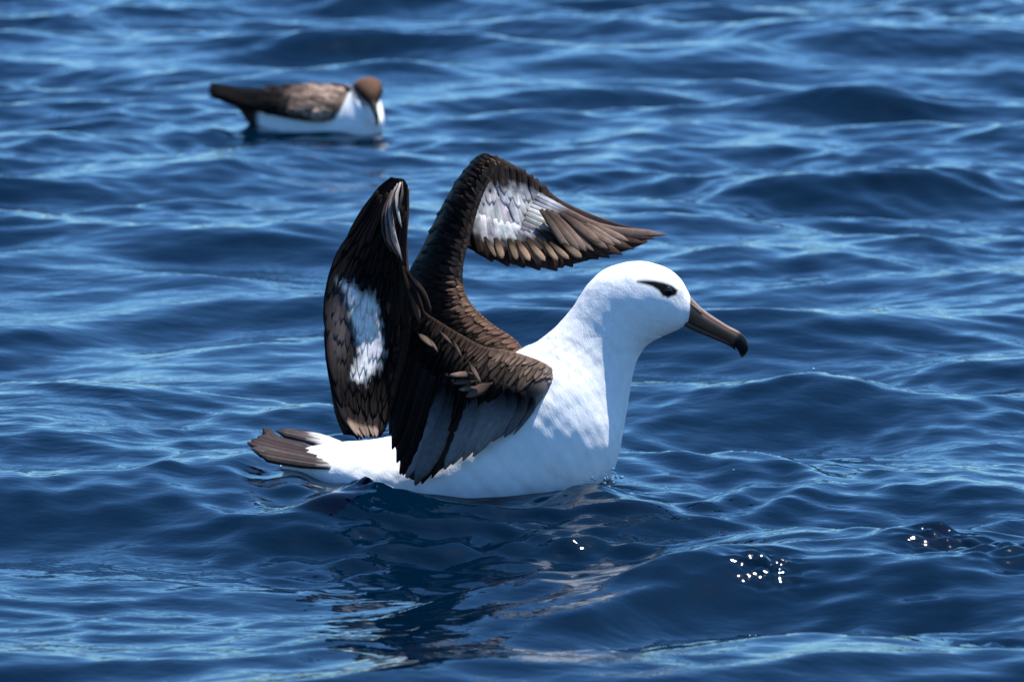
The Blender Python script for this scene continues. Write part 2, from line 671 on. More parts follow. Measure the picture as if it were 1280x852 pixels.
# body: outline of back and breast, from the tail coverts to the forehead
BODY = [((350, 581), (356, 590), .016), ((366, 568), (374, 601), .036), ((392, 557), (398, 615), .056), ((430, 553), (435, 632), .076),
        ((480, 549), (487, 648), .097), ((530, 533), (545, 662), .116), ((580, 497), (605, 668), .128), ((618, 464), (668, 662), .132),
        ((646, 440), (722, 640), .133), ((668, 429), (757, 606), .124), ((686, 416), (775, 566), .104), ((701, 402), (782, 522), .078),
        ((714, 386), (787, 484), .060), ((724, 370), (796, 452), .053), ((736, 353), (808, 432), .050), ((754, 338), (824, 421), .0495),
        ((779, 329), (838, 415), .048), ((806, 327), (847, 411), .044), ((832, 334), (853, 408), .037), ((849, 346), (857, 405), .028),
        ((859, 362), (861, 401), .019), ((865, 376), (865, 392), .010)]
rings = [(P(*a, 0), P(*b, 0), (0, 1, 0), w) for a, b, w in BODY]
bv, bf, buv = ring_loft(rings, per=22, nseg=208, power=2.0)
# soft lumps of plumage
def lump(p, f, s):
    return np.sin(p[:, 0] * f + s) * np.sin(p[:, 1] * f * 1.1 + 2 * s) * np.sin(p[:, 2] * f * .9 + 3 * s)
ctr = bv.reshape(-1, 208, 3).mean(1, keepdims=True)
rad = bv.reshape(-1, 208, 3) - ctr
rl = np.linalg.norm(rad, axis=-1, keepdims=True) + 1e-9
dis = np.where(project(bv)[1] < 420, .45, 1.0)[:, None].reshape(-1, 208, 1) * (lump(bv, 38, 1.0) * .0026 + lump(bv, 90, 2.0) * .0011 + lump(bv, 190, 3.0) * .0007).reshape(-1, 208, 1)
bv = (bv.reshape(-1, 208, 3) + rad / rl * dis * np.clip(rl / .05, 0, 1)).reshape(-1, 3)

BX, BY = project(bv)
col = np.tile(np.array(WHITE), (len(bv), 1))
# pearl grey wash on hind neck and mantle
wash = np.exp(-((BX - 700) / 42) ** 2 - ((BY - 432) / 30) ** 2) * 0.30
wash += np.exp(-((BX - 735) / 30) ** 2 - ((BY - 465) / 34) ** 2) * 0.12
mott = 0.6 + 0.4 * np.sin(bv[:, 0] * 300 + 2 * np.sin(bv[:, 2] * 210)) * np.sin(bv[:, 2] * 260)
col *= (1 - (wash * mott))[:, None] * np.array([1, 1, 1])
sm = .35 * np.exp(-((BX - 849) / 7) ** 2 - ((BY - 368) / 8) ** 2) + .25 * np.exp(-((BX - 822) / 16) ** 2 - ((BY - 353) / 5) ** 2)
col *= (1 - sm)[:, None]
# dark smudge round and behind the eye, the same on both sides
BROW = [(797, 352), (806, 351.5), (818, 352), (830, 354.5), (840, 358), (846, 363), (844, 368), (836, 370.5), (829, 369), (824, 362), (816, 357), (806, 354)]
Yc = np.abs(bv[:, 1])
near_head = np.where((BX > 780) & (BX < 860) & (BY > 335) & (BY < 385) & (Yc > 0.012))[0]
for i in near_head:
    d = inpoly(BX[i], BY[i], BROW)
    k = float(sstep(-3.2, 0.8, d))
    col[i] = col[i] * (1 - k) + np.array([0.003, 0.003, 0.0035]) * k
body = link('body', make_mesh('body', bv, bf, uv=buv, col=col), M_DOWN, alb)
body['label'] = 'white body, neck and head with a dark brow'
bvh = BVHTree.FromPolygons([Vector(v) for v in bv], bf)


def on_body(px, py, back=False):
    d = Vector(ray(px, py)).normalized()
    hit = bvh.ray_cast(Vector(CAMP), d)
    return hit[0], hit[1]


# eyes
for s in (-1, 1):
    hp, hn = on_body(835, 363)
    c = Vector((hp.x, s * (abs(hp.y) - 0.0035), hp.z))
    vv, ff = [], []
    nb, na = 14, 10
    for i in range(na + 1):
        for j in range(nb):
            a, b_ = math.pi * i / na, 2 * math.pi * j / nb
            vv.append(c + Vector((math.sin(a) * math.cos(b_) * 0.0078, s * math.cos(a) * 0.0062, math.sin(a) * math.sin(b_) * 0.0070)))
    for i in range(na):
        for j in range(nb):
            ff.append((i * nb + j, i * nb + (j + 1) % nb, (i + 1) * nb + (j + 1) % nb, (i + 1) * nb + j))
    link('eye', make_mesh('eye', vv, ff), M_EYE, alb)

# bill: upper mandible with hooked nail, lower mandible, nostril tubes
UP_T = [(858, 366), (864, 371.5), (872, 380), (881, 388), (891, 395), (901, 401.5), (910, 407), (918, 411), (925, 415), (931, 420.5), (935, 428), (935.3, 436), (931, 444), (927, 447)]
UP_B = [(853, 398), (859, 402), (867, 405.5), (876, 410), (886, 415), (896, 419.5), (905, 423.5), (912, 427.5), (916, 431), (919.5, 434), (922, 437.5), (924, 441), (925.5, 445), (926, 446.6)]
wid = [.0150, .0148, .0140, .0125, .0112, .0103, .0098, .0096, .0096, .0090, .0078, .0060, .0034, .0012]
rings = [(P(*a, 0), P(*b, 0), (0, 1, 0), w) for a, b, w in zip(UP_T, UP_B, wid)]
v, f, uv = ring_loft(rings, per=6, nseg=36, power=2.35)
px, py = project(v)
t = uv[:, 0]
ang = np.minimum(uv[:, 1], 1 - uv[:, 1]) * 360
col = np.tile(np.array([0.200, 0.108, 0.066]), (len(v), 1))
col = col * (0.55 + 0.75 * np.exp(-((ang - 72) / 16) ** 2))[:, None]
ridge = (1 - sstep(30, 46, ang))[:, None]
col = col * (1 - ridge) + np.array([0.21, 0.155, 0.125]) * ridge
groove = (np.exp(-((ang - 50) / 5) ** 2) * .8)[:, None]
col = col * (1 - groove) + np.array([0.012, 0.008, 0.007]) * groove
basep = (sstep(0.10, 0.02, t) * .5)[:, None]
col = col * (1 - basep) + np.array([0.16, 0.12, 0.075]) * basep
dk = sstep(0.56, 0.64, t) * (1 - 0.65 * sstep(0.86, 0.98, t))
col = col * (1 - dk[:, None]) + np.array([0.010, 0.008, 0.008]) * dk[:, None]
horn = sstep(0.90, 1.0, t)[:, None]
col = col * (1 - horn) + np.array([0.30, 0.22, 0.15]) * horn
bill = link('upper_mandible', make_mesh('upper_mandible', v, f, uv=uv, col=col), M_BILL, alb)
bill['label'] = 'brown upper bill with dark hooked tip'
LO_T = [(854, 396), (866, 403), (880, 409.5), (894, 416.5), (906, 422), (914, 427), (919, 432)]
LO_B = [(852, 406), (865, 412.5), (880, 418.8), (893, 424), (905, 429.3), (913.5, 433.2), (919, 437.5)]
wl = [.0125, .0118, .0100, .0086, .0076, .0066, .0040]
rings = [(P(*a, 0), P(*b, 0), (0, 1, 0), w) for a, b, w in zip(LO_T, LO_B, wl)]
v, f, uv = ring_loft(rings, per=6, nseg=28)
col = np.tile(np.array([0.070, 0.042, 0.030]), (len(v), 1))
dk = sstep(0.70, 0.85, uv[:, 0])[:, None]
col = col * (1 - dk) + np.array([0.010, 0.008, 0.008]) * dk
link('lower_mandible', make_mesh('lower_mandible', v, f, uv=uv, col=col), M_BILL, alb)
for s in (-1, 1):
    rings = [(P(x, y, s * yy), P(x + 1.2, y + hgt, s * yy), (0, 1, 0), w) for x, y, hgt, w, yy in
             ((862, 377, 4, .0022, .0120), (867, 380.5, 6, .0034, .0128), (872, 384, 6.5, .0036, .0126), (876, 388, 5, .0028, .0116))]
    v, f, uv = ring_loft(rings, per=4, nseg=14)
    col = np.tile(np.array([0.17, 0.11, 0.08]), (len(v), 1))
    nt = link('nostril_tube', make_mesh('nostril_tube', v, f, uv=uv, col=col), M_BILL, bill)

# tail: a fan of stiff brown feathers growing from under the white coverts
TAIL = [((432, 574), (384, 560), (344, 549), (329, 534), .07, .020), ((430, 576), (386, 563), (346, 553), (322, 545), .045, .024),
        ((428, 578), (384, 567), (346, 559), (314, 549), .02, .026), ((424, 580), (382, 571), (346, 563), (309, 553), -.01, .027),
        ((424, 582), (382, 575), (348, 568), (314, 560), -.035, .027), ((424, 583), (384, 578), (352, 573), (324, 567), -.055, .025),
        ((440, 570), (410, 556), (378, 545), (345, 538), .10, .022), ((450, 568), (424, 556), (394, 546), (360, 540), .12, .022)]
for i, (a, b, c, d, y, w) in enumerate(TAIL):
    ya = y * .7
    if i in (2, 3, 4, 5):
        hp, _ = on_body(a[0], a[1])
        ya = hp.y + .006 if hp else ya
    pts = [P(*a, ya), P(b[0], b[1], (ya + y) / 2 - .004), P(*c, y * .9), P(*d, y)]
    nn = np.array([0.10, -0.75, 0.62])
    cc = jit((0.062, 0.045, 0.046), .3)

    def tail_tone(q, cc=cc, ph=random.uniform(0, 6)):      # white at the root, where the coverts cover the quill
        x, y = map(float, project(q))
        return lerp3(cc, WHITE, float(sstep(398, 416, x + 5 * math.sin(y * 1.1 + ph) - .5 * (y - 570))))
    feather('tail_feather', alb, pts, [nn] * 4, w * .92, (1, 1, 1), tone=tail_tone, mat=M_TAIL, tip=.16, camber=.16, root=.6)

# ---- the wing on the camera side: upper arm and forearm raised, hand folded down behind
nwing = bpy.data.objects.new('wing', None)
C.objects.link(nwing)
nwing.parent = alb
nwing['label'] = 'right wing raised with its underside showing and hand folded down'
ARM = [  # leading edge, two chord points, trailing edge  (px, py, Y)
    [(704, 478, -.050), (696, 490, -.080), (684, 502, -.090), (668, 516, -.092)],
    [(674, 458, -.090), (664, 484, -.142), (650, 514, -.146), (632, 540, -.138)],
    [(636, 445, -.105), (626, 478, -.170), (606, 524, -.165), (584, 566, -.140)],
    [(603, 437, -.130), (590, 476, -.185), (570, 534, -.175), (546, 588, -.138)],
    [(574, 421, -.165), (562, 466, -.200), (538, 534, -.180), (514, 598, -.135)],
    [(549, 404, -.190), (538, 452, -.205), (516, 508, -.185), (496, 562, -.140)],
    [(528, 387, -.205), (516, 430, -.205), (500, 476, -.185), (486, 516, -.150)],
    [(514, 364, -.212), (500, 404, -.205), (486, 440, -.185), (474, 472, -.160)],
    [(508, 334, -.214), (490, 368, -.200), (474, 398, -.180), (460, 424, -.165)],
    [(506, 300, -.214), (484, 330, -.200), (466, 352, -.180), (450, 372, -.165)],
    [(508, 262, -.214), (490, 284, -.200), (474, 298, -.185), (460, 310, -.170)],
    [(508, 236, -.214), (498, 246, -.205), (488, 252, -.195), (478, 258, -.185)]]
arm = Sheet([[P(*q) for q in r] for r in ARM], nu=90, nv=30)


def arm_col(p, u, v, side):
    if side == 1:
        return BROWN
    lit = math.exp(-(v / (0.07 + .20 * math.exp(-(u / .15) ** 2))) ** 2)  # sunlit rim painted in brown, the shaded chord left near-black
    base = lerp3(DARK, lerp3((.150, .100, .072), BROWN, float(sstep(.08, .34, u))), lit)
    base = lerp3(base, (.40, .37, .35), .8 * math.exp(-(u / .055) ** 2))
    g = float(sstep(.55, .8, v)) * float(sstep(.52, .42, u)) * .6
    return lerp3(base, GREY, g * .5)


arm.shell('arm', M_WING, nwing, arm_col, lambda u, v: 0.004 + 0.020 * np.exp(-(v / 0.22) ** 2) * (1 - 0.35 * u))

HAND = [  # leading edge (outer, left) .. trailing edge (inner, right)
    [(492, 224, -.220), (498, 223, -.226), (504, 224, -.226), (509, 232, -.222)],
    [(474, 238, -.215), (486, 246, -.232), (498, 256, -.234), (508, 268, -.226)],
    [(453, 271, -.215), (470, 284, -.240), (490, 298, -.240), (507, 312, -.228)],
    [(434, 303, -.220), (456, 318, -.250), (482, 336, -.246), (509, 348, -.230)],
    [(417, 333, -.230), (444, 348, -.256), (476, 370, -.248), (514, 384, -.224)],
    [(408, 366, -.244), (436, 384, -.264), (472, 402, -.250), (512, 420, -.216)],
    [(406, 402, -.262), (432, 418, -.272), (468, 436, -.252), (506, 452, -.212)],
    [(409, 442, -.280), (432, 456, -.282), (462, 470, -.258), (496, 486, -.216)],
    [(415, 482, -.298), (434, 494, -.292), (458, 504, -.268), (488, 514, -.228)],
    [(422, 516, -.310), (438, 524, -.300), (458, 530, -.282), (482, 534, -.246)],
    [(432, 540, -.318), (444, 544, -.308), (458, 545, -.294), (476, 545, -.268)]]
hand = Sheet([[P(q[0], q[1], q[2] - .055 * max(0, (q[1] - 390) / 160)) for q in r] for r in HAND], nu=80, nv=30)
PATCH = [(426, 352), (440, 356), (452, 368), (464, 368), (472, 384), (475, 415), (478, 440), (470, 462), (450, 477), (440, 470), (450, 445), (446, 420), (440, 395), (434, 372)]
PALEBR = (0.24, 0.20, 0.19)


def wob(x, y):
    return 4.0 * math.sin(x * .42 + y * .23) + 3.0 * math.sin(y * .37 - x * .19 + 1) + 2.0 * math.sin(x * .9)


def hand_tone(p):
    x, y = project(p)
    x, y = float(x), float(y)
    d = inpoly(x, y, PATCH) + .55 * wob(x * 1.3, y)
    k = float(sstep(-5, 4, d))
    g = math.exp(-((x - 424) / 13) ** 2 - ((y - 405) / 46) ** 2) * .55
    base = lerp3(DARK, PALEBR, g * .8)
    return lerp3(base, WHITE, k)


hand.shell('hand', M_WING, nwing, lambda p, u, v, s: BROWN if s else hand_tone(p), lambda u, v: 0.004 + 0.010 * np.exp(-(v / 0.15) ** 2))

# tertials and inner secondaries hanging over the flank: pale grey undersides with one dark feather among them
for i, (u0, v0, u1, v1, w, c) in enumerate([
        (.40, .36, .405, 1.0, .034, (0.030, .028, .032)), (.375, .34, .38, .99, .040, (.34, .36, .41)), (.345, .36, .34, .985, .038, (0.26, .27, .32)),
        (.31, .34, .315, 1.0, .030, (0.030, 0.020, 0.018)), (.285, .36, .285, .985, .024, (0.060, 0.042, 0.038)), (.26, .32, .252, .97, .034, (.36, .38, .43)),
        (.235, .34, .225, .99, .034, (0.46, .47, .51)), (.205, .30, .19, .97, .034, (0.38, .40, .44)), (.175, .34, .16, .99, .032, (0.46, .47, .50)),
        (.145, .36, .125, .97, .030, (0.36, .36, .40)), (.115, .40, .095, .99, .026, (0.30, .29, .31)), (.08, .44, .065, .99, .022, (0.24, .22, .23))]):
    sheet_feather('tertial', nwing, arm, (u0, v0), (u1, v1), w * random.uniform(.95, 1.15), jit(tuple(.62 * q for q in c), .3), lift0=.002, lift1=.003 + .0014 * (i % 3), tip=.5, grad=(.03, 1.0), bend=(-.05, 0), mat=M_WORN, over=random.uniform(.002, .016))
# secondaries along the forearm
for i in range(13):
    k = i / 12
    u = .43 + .42 * k
    sheet_feather('secondary', nwing, arm, (u, .40), (u - .035, 1.0), .030, jit((0.012, .0095, .010), .3), lift0=.003, lift1=.005 + .001 * (i % 3), over=.003 * (1 - k), tip=.6)
# under coverts in rows along the leading edge, the rim row ruffled, its sunlight painted brown
for row, (v0, ln, w, nf) in enumerate(((.22, .30, .018, 26), (.12, .26, .014, 40), (.04, .22, .0100, 60), (-.01, .17, .0085, 70))):
    for i in range(nf):
        u = (.16, .08, .03, .02)[row] + (.80, .88, .93, .94)[row] * (i + random.uniform(.2, .8)) / nf
        c = jit(lerp3(lerp3((.150, .100, .072), BROWN, float(sstep(.08, .34, u))), DARK, (1.0, 1 - .5 * math.exp(-(u / .18) ** 2), .75 - .6 * math.exp(-(u / .2) ** 2), .1)[row]), .35)
        c = lerp3(c, (.42, .38, .36), .75 * random.random() * math.exp(-(u / .07) ** 2))
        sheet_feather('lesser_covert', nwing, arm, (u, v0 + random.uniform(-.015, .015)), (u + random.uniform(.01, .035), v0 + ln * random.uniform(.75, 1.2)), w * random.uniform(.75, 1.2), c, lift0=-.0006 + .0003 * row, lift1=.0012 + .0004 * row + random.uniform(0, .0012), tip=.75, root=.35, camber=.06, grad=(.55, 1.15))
# a few ruffled coverts that stand out, sunlight put into their paler brown
for (x, y, x2, y2, w, lift) in ((616, 478, 583, 496, .020, .018), (596, 467, 561, 469, .013, .012), (598, 476, 566, 479, .010, .013), (600, 483, 573, 487, .012, .014),
                                (521, 414, 541, 433, .015, .012), (586, 452, 601, 478, .011, .014), (534, 420, 548, 440, .008, .012), (548, 412, 565, 430, .008, .010), (566, 424, 577, 446, .008, .010)):
    yb = -.214
    a, b = P(x, y, yb), P(x2, y2, yb - lift)
    m = (a + b) / 2 + np.array([0, -.003, .001])
    nn = np.array([.45, -.62, .64])
    feather('ruffled_covert', nwing, [a, m, b], [nn] * 3, w, jit((0.15, 0.10, 0.075), .3), tip=.75, camber=.12, root=.15, grad=(.3, 1.1))
# primaries: long blades from the wrist side to the drooping tip
for i in range(10):
    k = i / 9
    v1 = .06 + .88 * k
    u1 = 1.0 - .02 * abs(k - .35)
    v0 = .10 + .75 * k
    u0 = .52 - .10 * (1 - k)
    c = jit((0.013, .010, .010), .3)
    sheet_feather('primary', nwing, hand, (u0, v0), (u1, v1), .020, c, lift0=-.003, lift1=.0015 + .0012 * (i % 3), over=.010 * math.sin(math.pi * min(1, k + .15)), tip=.16)
# paler tips of the innermost primaries, sunlight put into their colour
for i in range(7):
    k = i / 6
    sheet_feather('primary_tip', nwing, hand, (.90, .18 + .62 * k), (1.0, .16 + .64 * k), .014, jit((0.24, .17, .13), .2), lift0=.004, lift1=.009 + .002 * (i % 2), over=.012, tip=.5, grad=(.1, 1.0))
# under primary coverts: white in the patch, brown round it, in overlapping rows
for row in range(9):
    for i in range(15):
        v0 = .04 + .88 * (i + random.uniform(.2, .8)) / 15
        u0 = .10 + .072 * row + random.uniform(-.02, .02)
        L = .19
        c = jit((1, 1, 1), .14)
        sheet_feather('primary_covert', nwing, hand, (u0, v0), (u0 + L, v0 + random.uniform(-.03, .03)), .016 * random.uniform(.8, 1.2), c, lift0=.0012, lift1=.0034 + random.uniform(0, .0010), tip=.6, camber=.05, tone=hand_tone)
# pale streaked feathers at the wrist and the loose brown ones below it
for i, (a, b, c, d, w, tn) in enumerate([((498, 230), (489, 258), (492, 290), (503, 326), .015, (.36, .30, .28)), ((495, 234), (485, 262), (486, 292), (498, 322), .014, (.20, .15, .14)),
                                         ((501, 228), (496, 246), (498, 266), (502, 284), .010, (.50, .45, .44)), ((491, 238), (481, 264), (480, 290), (490, 316), .013, (.09, .065, .06)),
                                         ((503, 227), (503, 242), (500, 256), (499, 268), .007, (.12, .09, .08)), ((499, 229), (493, 246), (492, 262), (495, 280), .008, (.07, .05, .045))]):
    ys = [-.236, -.250, -.254, -.246]
    feather('alula_feather', nwing, [P(*q, yy - .001 * (i % 3)) for q, yy in zip((a, b, c, d), ys)], [np.array([.80, -.5, .45])] * 4, w, jit(tn, .1), tip=.3, camber=.10, root=.4)
for i in range(12):
    k = i / 11
    a = (496 + 8 * k + random.uniform(-3, 3), 322 + 20 * random.random())
    d = (478 + 62 * k + random.uniform(-5, 5), 412 - 24 * k * k + random.uniform(-10, 6))
    m = ((a[0] + d[0]) / 2 + 5 * k, (a[1] + d[1]) / 2 + random.uniform(-2, 2))
    feather('scapular', nwing, [P(*a, -.236), P(*m, -.250), P(*d, -.246 + .012 * k)], [np.array([.35, -.75, .5])] * 3, random.uniform(.009, .015), jit(lerp3((0.016, .011, .009), (.085, .052, .036), random.random() ** 1.6), .2), tip=.5, grad=(.3, 1.1), root=.4)

# ---- the far wing: arm raised, hand opened forward and away
fwing = bpy.data.objects.new('wing', None)
C.objects.link(fwing)
fwing.parent = alb
fwing['label'] = 'left wing raised with its hand spread forward'
FARM = [
    [(655, 446, .075), (636, 452, .060), (612, 458, .070), (590, 464, .090)],
    [(640, 428, .085), (616, 438, .060), (590, 446, .075), (560, 452, .110)],
    [(614, 410, .095), (592, 424, .070), (564, 432, .085), (530, 432, .130)],
    [(590, 388, .108), (572, 402, .084), (544, 408, .100), (515, 404, .150)],
    [(576, 365, .120), (560, 374, .098), (536, 376, .118), (510, 372, .170)],
    [(573, 335, .130), (558, 338, .108), (536, 340, .130), (513, 340, .185)],
    [(582, 295, .138), (568, 294, .118), (548, 292, .142), (528, 312, .200)],
    [(597, 246, .145), (584, 244, .126), (568, 244, .150), (553, 260, .205)],
    [(612, 216, .150), (601, 212, .134), (588, 212, .155), (574, 224, .205)],
    [(621, 202, .155), (614, 195, .142), (605, 193, .160), (594, 199, .195)]]
farm = Sheet([[P(*q) for q in r] for r in FARM], nu=80, nv=26)
farm.shell('arm', M_WING, fwing, lambda p, u, v, s: lerp3((.150, .088, .060), DARK, float(sstep(.02, .26, v))), lambda u, v: 0.005 + 0.018 * np.exp(-(v / 0.3) ** 2) * (1 - .3 * u))  # sunlit brown rim and shaded rear of the arm painted in
for row, (v0, ln, w, nf) in enumerate(((.60, .38, .020, 22), (.44, .34, .016, 32), (.31, .30, .012, 44), (.20, .26, .0095, 58), (.10, .22, .0085, 66), (.0, .18, .0080, 70))):
    for i in range(nf):
        u = .01 + .96 * (i + random.uniform(.1, .9)) / nf
        c = jit(lerp3((.150, .088, .060), DARK, float(sstep(.0, .24, v0))), .35)  # rim rows painted lighter as if sunlit, rows behind darkened as shade
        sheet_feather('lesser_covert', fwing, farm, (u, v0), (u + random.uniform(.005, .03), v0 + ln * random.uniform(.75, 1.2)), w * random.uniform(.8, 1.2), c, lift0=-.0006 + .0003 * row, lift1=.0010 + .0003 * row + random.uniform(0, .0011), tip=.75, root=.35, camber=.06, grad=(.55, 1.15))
FHAND = [
    [(600, 200, .205), (588, 236, .225), (580, 274, .245), (574, 304, .270)],
    [(616, 196, .200), (606, 240, .228), (600, 284, .250), (598, 316, .275)],
    [(636, 204, .200), (630, 248, .232), (628, 292, .256), (628, 326, .280)],
    [(658, 217, .205), (655, 256, .238), (656, 298, .262), (658, 331, .285)],
    [(679, 234, .212), (679, 268, .245), (682, 304, .268), (688, 334, .290)],
    [(700, 251, .222), (704, 278, .254), (708, 308, .275), (716, 330, .296)],
    [(737, 268, .245), (740, 286, .270), (743, 306, .285), (746, 322, .302)],
    [(774, 281, .275), (776, 292, .292), (778, 304, .302), (780, 314, .312)],
    [(804, 288, .300), (806, 294, .310), (808, 299, .315), (809, 303, .320)]]
fhand = Sheet([[P(q[0], q[1], .235 + .5 * (q[2] - .26) * 0 + .10 * max(0, (q[0] - 690) / 140) - .043 * ((q[1] - 265) / 60)) for q in r] for r in FHAND], nu=80, nv=26)
FPATCH = [(588, 250), (600, 236), (625, 238), (650, 236), (672, 246), (692, 262), (694, 274), (684, 284), (660, 288), (640, 296), (612, 298), (590, 284)]


def fhand_tone(p):
    x, y = map(float, project(p))
    d = inpoly(x, y, FPATCH) + wob(x, y)
    k = float(sstep(-10, 8, d))
    dark = lerp3((.022, .015, .013), (.060, .038, .030), float(sstep(650, 730, x)))
    dark = lerp3(dark, (.020, .014, .013), float(sstep(306, 330, y)) * .8)
    pale = lerp3((.62, .62, .64), (.82, .80, .78), math.exp(-((x - 662) / 20) ** 2 - ((y - 256) / 13) ** 2) + .6 * math.exp(-((x - 688) / 9) ** 2 - ((y - 262) / 22) ** 2))  # sunlit spots of the white patch painted brighter
    return lerp3(dark, pale, k * (0.82 + .18 * math.sin(x * .33 + .1 * y)))


fhand.shell('hand', M_WING, fwing, lambda p, u, v, s: BROWN if s else fhand_tone(p), lambda u, v: 0.003 + 0.009 * np.exp(-(v / 0.12) ** 2) * (1 - .6 * u))
# flight feathers: secondaries hang down, primaries sweep forward to the pointed tip
for i in range(11):
    k = i / 10
    u0 = .10 + .34 * k
    c = jit((1, 1, 1), .35)
    sheet_feather('secondary', fwing, fhand, (u0, .55), (u0 + .05 + .06 * k, 1.0), .030, c, tone=fhand_tone, lift0=.002, lift1=.004 + .0012 * (i % 3), over=.006 + .005 * (i % 2), tip=.3)
TIPS = [(700, 334, .29), (716, 333, .295), (734, 325, .30), (748, 323, .304), (762, 321, .308), (778, 317, .312), (792, 310, .316), (806, 303, .322), (818, 297, .328), (833, 292, .335)]
for i, tp in enumerate(TIPS):
    k = i / 9
    a = fhand.at(.34 + .12 * k, .62 - .5 * k)
    b = P(tp[0], tp[1], .235 + .10 * max(0, (tp[0] - 690) / 140) - .043 * ((tp[1] - 265) / 60))
    m = fhand.at(.52 + .26 * k, .72 - .50 * k)
    nn = np.array([0, -.92, .38])
    off = np.array([0, -.004 - .0012 * i, 0])
    c = jit((1, 1, 1), .45)
    feather('primary', fwing, [a + off, m + off, b + off], [nn] * 3, .024 - .009 * k, c if i < 9 else (2.6, 2.8, 3.0), tip=.22, tone=fhand_tone)
# paler bands on the feathers, light coming through put into their warm tan
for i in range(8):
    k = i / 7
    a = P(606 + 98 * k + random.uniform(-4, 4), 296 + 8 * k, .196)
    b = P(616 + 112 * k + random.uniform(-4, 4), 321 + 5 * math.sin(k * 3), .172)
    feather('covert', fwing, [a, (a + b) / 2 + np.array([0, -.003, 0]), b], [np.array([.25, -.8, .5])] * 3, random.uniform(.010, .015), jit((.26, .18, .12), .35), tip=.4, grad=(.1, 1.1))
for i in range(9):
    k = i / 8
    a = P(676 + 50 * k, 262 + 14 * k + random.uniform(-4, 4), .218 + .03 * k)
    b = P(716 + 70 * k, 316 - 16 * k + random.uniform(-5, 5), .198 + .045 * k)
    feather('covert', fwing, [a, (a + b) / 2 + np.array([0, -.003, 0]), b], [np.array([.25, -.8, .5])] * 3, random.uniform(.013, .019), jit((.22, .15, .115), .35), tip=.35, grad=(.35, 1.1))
for row in range(5):
    for i in range(13):
        u0 = .05 + .53 * (i + random.uniform(.1, .9)) / 13
        v0 = .02 + .125 * row + random.uniform(-.06, .06)
        sheet_feather('covert', fwing, fhand, (u0, v0), (u0 + .06, v0 + .30), .020 * random.uniform(.85, 1.15), jit((1, 1, 1), .16), lift0=.0006, lift1=.0016 + random.uniform(0, .0008), tip=.7, camber=.03, tone=fhand_tone)

# ------------------------------------------------------------------ shearwater, floating farther off, turned partly to the camera
shw = thing('shearwater', 'small brown-backed shearwater with brown cap and white flanks floating beyond the albatross', 'seabird')
sx, sy, sz = SWX, SWY, 0.0
shw.location = (sx, sy, -0.026)
shw.rotation_euler = (0, 0, R(-27))
shw.scale = (1.04, 1.04, 1.04)
# local frame: x forward, z up, y to the bird's left.  (x, z_top, z_bottom, half width)
SB = [(-.235, .098, .088, .010), (-.19, .096, .058, .022), (-.14, .098, .004, .040), (-.08, .104, -.030, .058), (-.02, .110, -.046, .070), (.04, .112, -.050, .074), (.09, .108, -.046, .070)]
rings = [((x, 0, zt), (x, 0, zb), (0, 1, 0), w) for x, zt, zb, w in SB]
hd = Vector((math.cos(R(-48)), math.sin(R(-48)), -.50)).normalized()     # the head looks round towards the camera
rings += [((.108, 0, .116), (.166, 0, -.014), (0, 1, 0), .064), ((.120, 0, .124), (.186, 0, .024), (0, 1, 0), .054), ((.128, 0, .136), (.190, -.004, .062), (.05, 1, 0), .043)]
hc = Vector((.162, -.006, .122))
sdv = Vector((-hd.y, hd.x, 0)).normalized()
upv = hd.cross(sdv)
if upv.z < 0:
    upv = -upv
for t, hu, hdn, w in ((-.026, .022, .036, .036), (-.008, .029, .034, .0350), (.012, .026, .029, .0300), (.029, .018, .022, .0230), (.044, .010, .015, .015), (.053, .004, .008, .007)):
    c = hc + hd * t
    rings.append((tuple(c + upv * hu), tuple(c - upv * hdn), tuple(sdv), w))
rings = [(np.array(a), np.array(b), np.array(s) / np.linalg.norm(s), w) for a, b, s, w in rings]
v, f, uv = ring_loft(rings, per=9, nseg=64)
col = np.tile(np.array(WHITE), (len(v), 1))
rel = v - np.array(hc)
zc = rel @ np.array(upv)
along = rel @ np.array(hd)
cap = sstep(-.010, .004, zc + .10 * along - .001) * sstep(-.034, -.020, along) * (v[:, 2] > .08) * (v[:, 0] > .10)
cap_shade = sstep(.022, .008, zc) * sstep(-.03, 0.0, along)  # shade on the lower cap and face, put into the colour
capc = np.array([.120, .064, .040]) * (1 - cap_shade[:, None]) + np.array([.022, .014, .011]) * cap_shade[:, None]
col = col * (1 - cap[:, None]) + capc * cap[:, None]
back = sstep(.050, .062, v[:, 2] - np.clip(-v[:, 0], 0, 1) * .1) * (v[:, 0] < .10)
back = back * sstep(.105, .085, v[:, 0])
col = col * (1 - back[:, None]) + np.array([.055, .037, .028]) * back[:, None]
vent = sstep(-.105, -.130, v[:, 0])
col = col * (1 - vent[:, None]) + np.array([.025, .018, .015]) * vent[:, None]
sb = link('body', make_mesh('body', v, f, uv=uv, col=col), M_DOWN, shw)
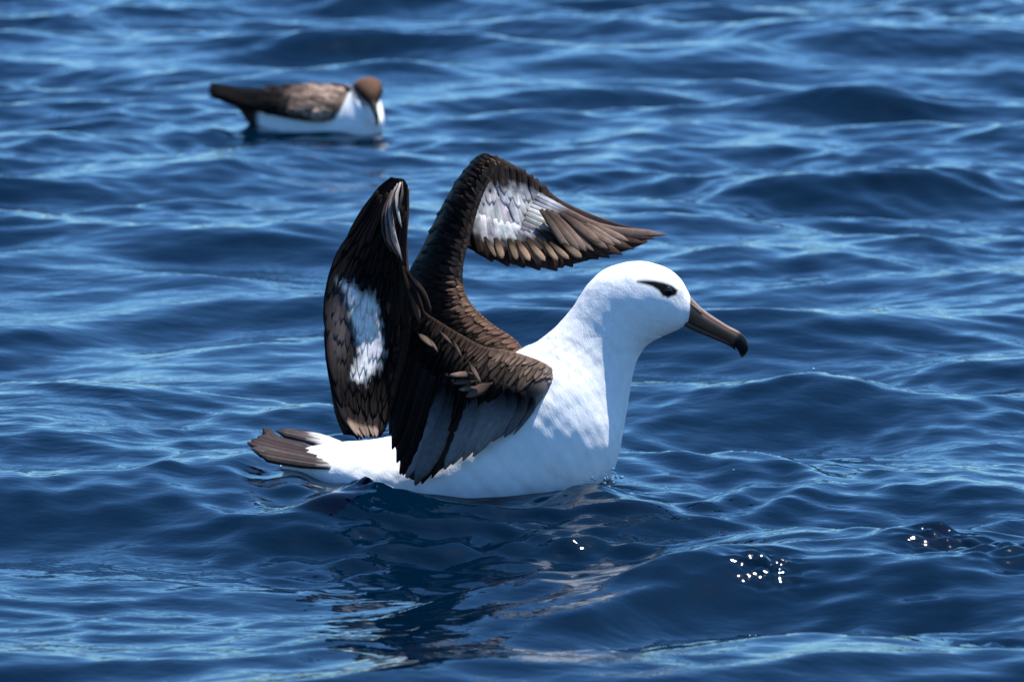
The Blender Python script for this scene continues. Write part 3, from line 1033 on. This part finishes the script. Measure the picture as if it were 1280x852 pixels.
# bill
bs = hc + hd * .044
rings = []
for t, hh, w in ((0, .0125, .0115), (.014, .0100, .0088), (.034, .0080, .0068), (.050, .0084, .0062), (.060, .0064, .0044), (.065, .0022, .0016)):
    c = bs + hd * t - upv * (.004 + (.010 * max(0, t - .046) / .014) + t * .12)
    rings.append((np.array(c + upv * hh), np.array(c - upv * hh), np.array(sdv), w))
v, f, uv = ring_loft(rings, per=5, nseg=20)
link('bill', make_mesh('bill', v, f, uv=uv, col=np.tile(np.array([.006, .006, .006]), (len(v), 1))), M_BILL_DULL, shw)
for s in (-1, 1):
    c = hc + hd * .016 + sdv * (s * .0275) + upv * .006
    vv, ff = [], []
    for i in range(7):
        for j in range(10):
            a, b_ = math.pi * i / 6, 2 * math.pi * j / 10
            vv.append(c + Vector((math.sin(a) * math.cos(b_), math.sin(a) * math.sin(b_), math.cos(a))) * .0042)
    for i in range(6):
        for j in range(10):
            ff.append((i * 10 + j, i * 10 + (j + 1) % 10, (i + 1) * 10 + (j + 1) % 10, (i + 1) * 10 + j))
    link('eye', make_mesh('eye', vv, ff), M_EYE, shw)
# folded wings: a shell on each side, scalloped feathers over it, long dark primaries to the tail
for s in (-1, 1):
    w_o = bpy.data.objects.new('wing', None)
    C.objects.link(w_o)
    w_o.parent = shw
    rows = [[(.118, s * .020, .112), (.116, s * .052, .096), (.108, s * .066, .076), (.100, s * .064, .060)],
            [(.075, s * .016, .124), (.075, s * .060, .104), (.070, s * .080, .078), (.066, s * .080, .052)],
            [(.010, s * .012, .124), (.010, s * .058, .106), (.008, s * .080, .080), (.006, s * .080, .054)],
            [(-.060, s * .010, .118), (-.060, s * .048, .104), (-.062, s * .066, .082), (-.066, s * .066, .060)],
            [(-.130, s * .006, .110), (-.130, s * .030, .102), (-.132, s * .046, .080), (-.136, s * .046, .070)],
            [(-.200, s * .004, .106), (-.200, s * .016, .102), (-.204, s * .026, .090), (-.208, s * .026, .080)],
            [(-.262, s * .002, .112), (-.262, s * .007, .110), (-.264, s * .012, .106), (-.266, s * .012, .102)]]
    S = Sheet([[np.array(q) for q in r] for r in rows], nu=48, nv=20)
    ctr_dir = S.nrm(.3, .6)
    if ctr_dir[1] * s < 0:
        S.n = -S.n

    def wc(p, u, v, side):
        return lerp3((.14, .10, .075), (.005, .010, .009), float(sstep(.25, .62, u + .12 * v)))
    S.shell('folded_wing', M_WING, w_o, wc, lambda u, v: 0.006 + 0 * u * v)
    for i in range(7):
        k = i / 6
        sheet_feather('primary', w_o, S, (.50, .25 + .6 * k), (1.0, .1 + .8 * k), .020 - .006 * k, jit((.006, .005, .0045), .2), lift0=.003, lift1=.004 + .001 * i, over=.01 * (1 - k), tip=.2)
    for row in range(9):
        for i in range(7):
            u = .05 + .060 * row
            vv_ = .02 + .86 * (i + .5 * (row % 2)) / 7
            t = float(sstep(.16, .46, u + .10 * vv_))
            c = jit(lerp3((.24, .17, .13), (.007, .0055, .005), t), .75)
            sheet_feather('covert', w_o, S, (u, vv_), (u + .095, vv_ + random.uniform(0, .06)), .024 * random.uniform(.85, 1.1), c, lift0=.004, lift1=.008 + random.uniform(0, .002), mat=M_SCALLOP, tip=.5, camber=.14)
for i in range(7):
    k = i / 6 - .5
    pts = [np.array((-.17, k * .02, .075)), np.array((-.22, k * .035, .082)), np.array((-.268, k * .05, .092))]
    feather('tail_feather', shw, pts, [np.array((0, 0, 1.0))] * 3, .022, jit((.006, .005, .0045), .2), tip=.3)

# ------------------------------------------------------------------ spray thrown up at the breast
sv, sf = [], []


def blob(c, r, st=1.0):
    b0 = len(sv)
    for i in range(7):
        for j in range(10):
            a, b_ = math.pi * i / 6, 2 * math.pi * j / 10
            sv.append(np.array(c) + np.array((math.sin(a) * math.cos(b_) * r * st, math.sin(a) * math.sin(b_) * r, math.cos(a) * r)))
    for i in range(6):
        for j in range(10):
            sf.append((b0 + i * 10 + j, b0 + i * 10 + (j + 1) % 10, b0 + (i + 1) * 10 + (j + 1) % 10, b0 + (i + 1) * 10 + j))


for i in range(26):
    q = P(random.gauss(756, 11), random.gauss(599, 7), random.uniform(-.13, -.06))
    blob(q, random.uniform(.0008, .0030), random.uniform(.8, 1.6))
for (x, y) in ((347, 829), (917, 587), (832, 609), (1017, 461)):
    blob(P(x, y, -.3 if y < 700 else -1.2), random.uniform(.0014, .0026))
spray = link('spray', make_mesh('spray', sv, sf), M_DROP)
spray['kind'] = 'stuff'
spray['label'] = 'clear water drops splashed up at the breast of the albatross'
spray['category'] = 'water drops'
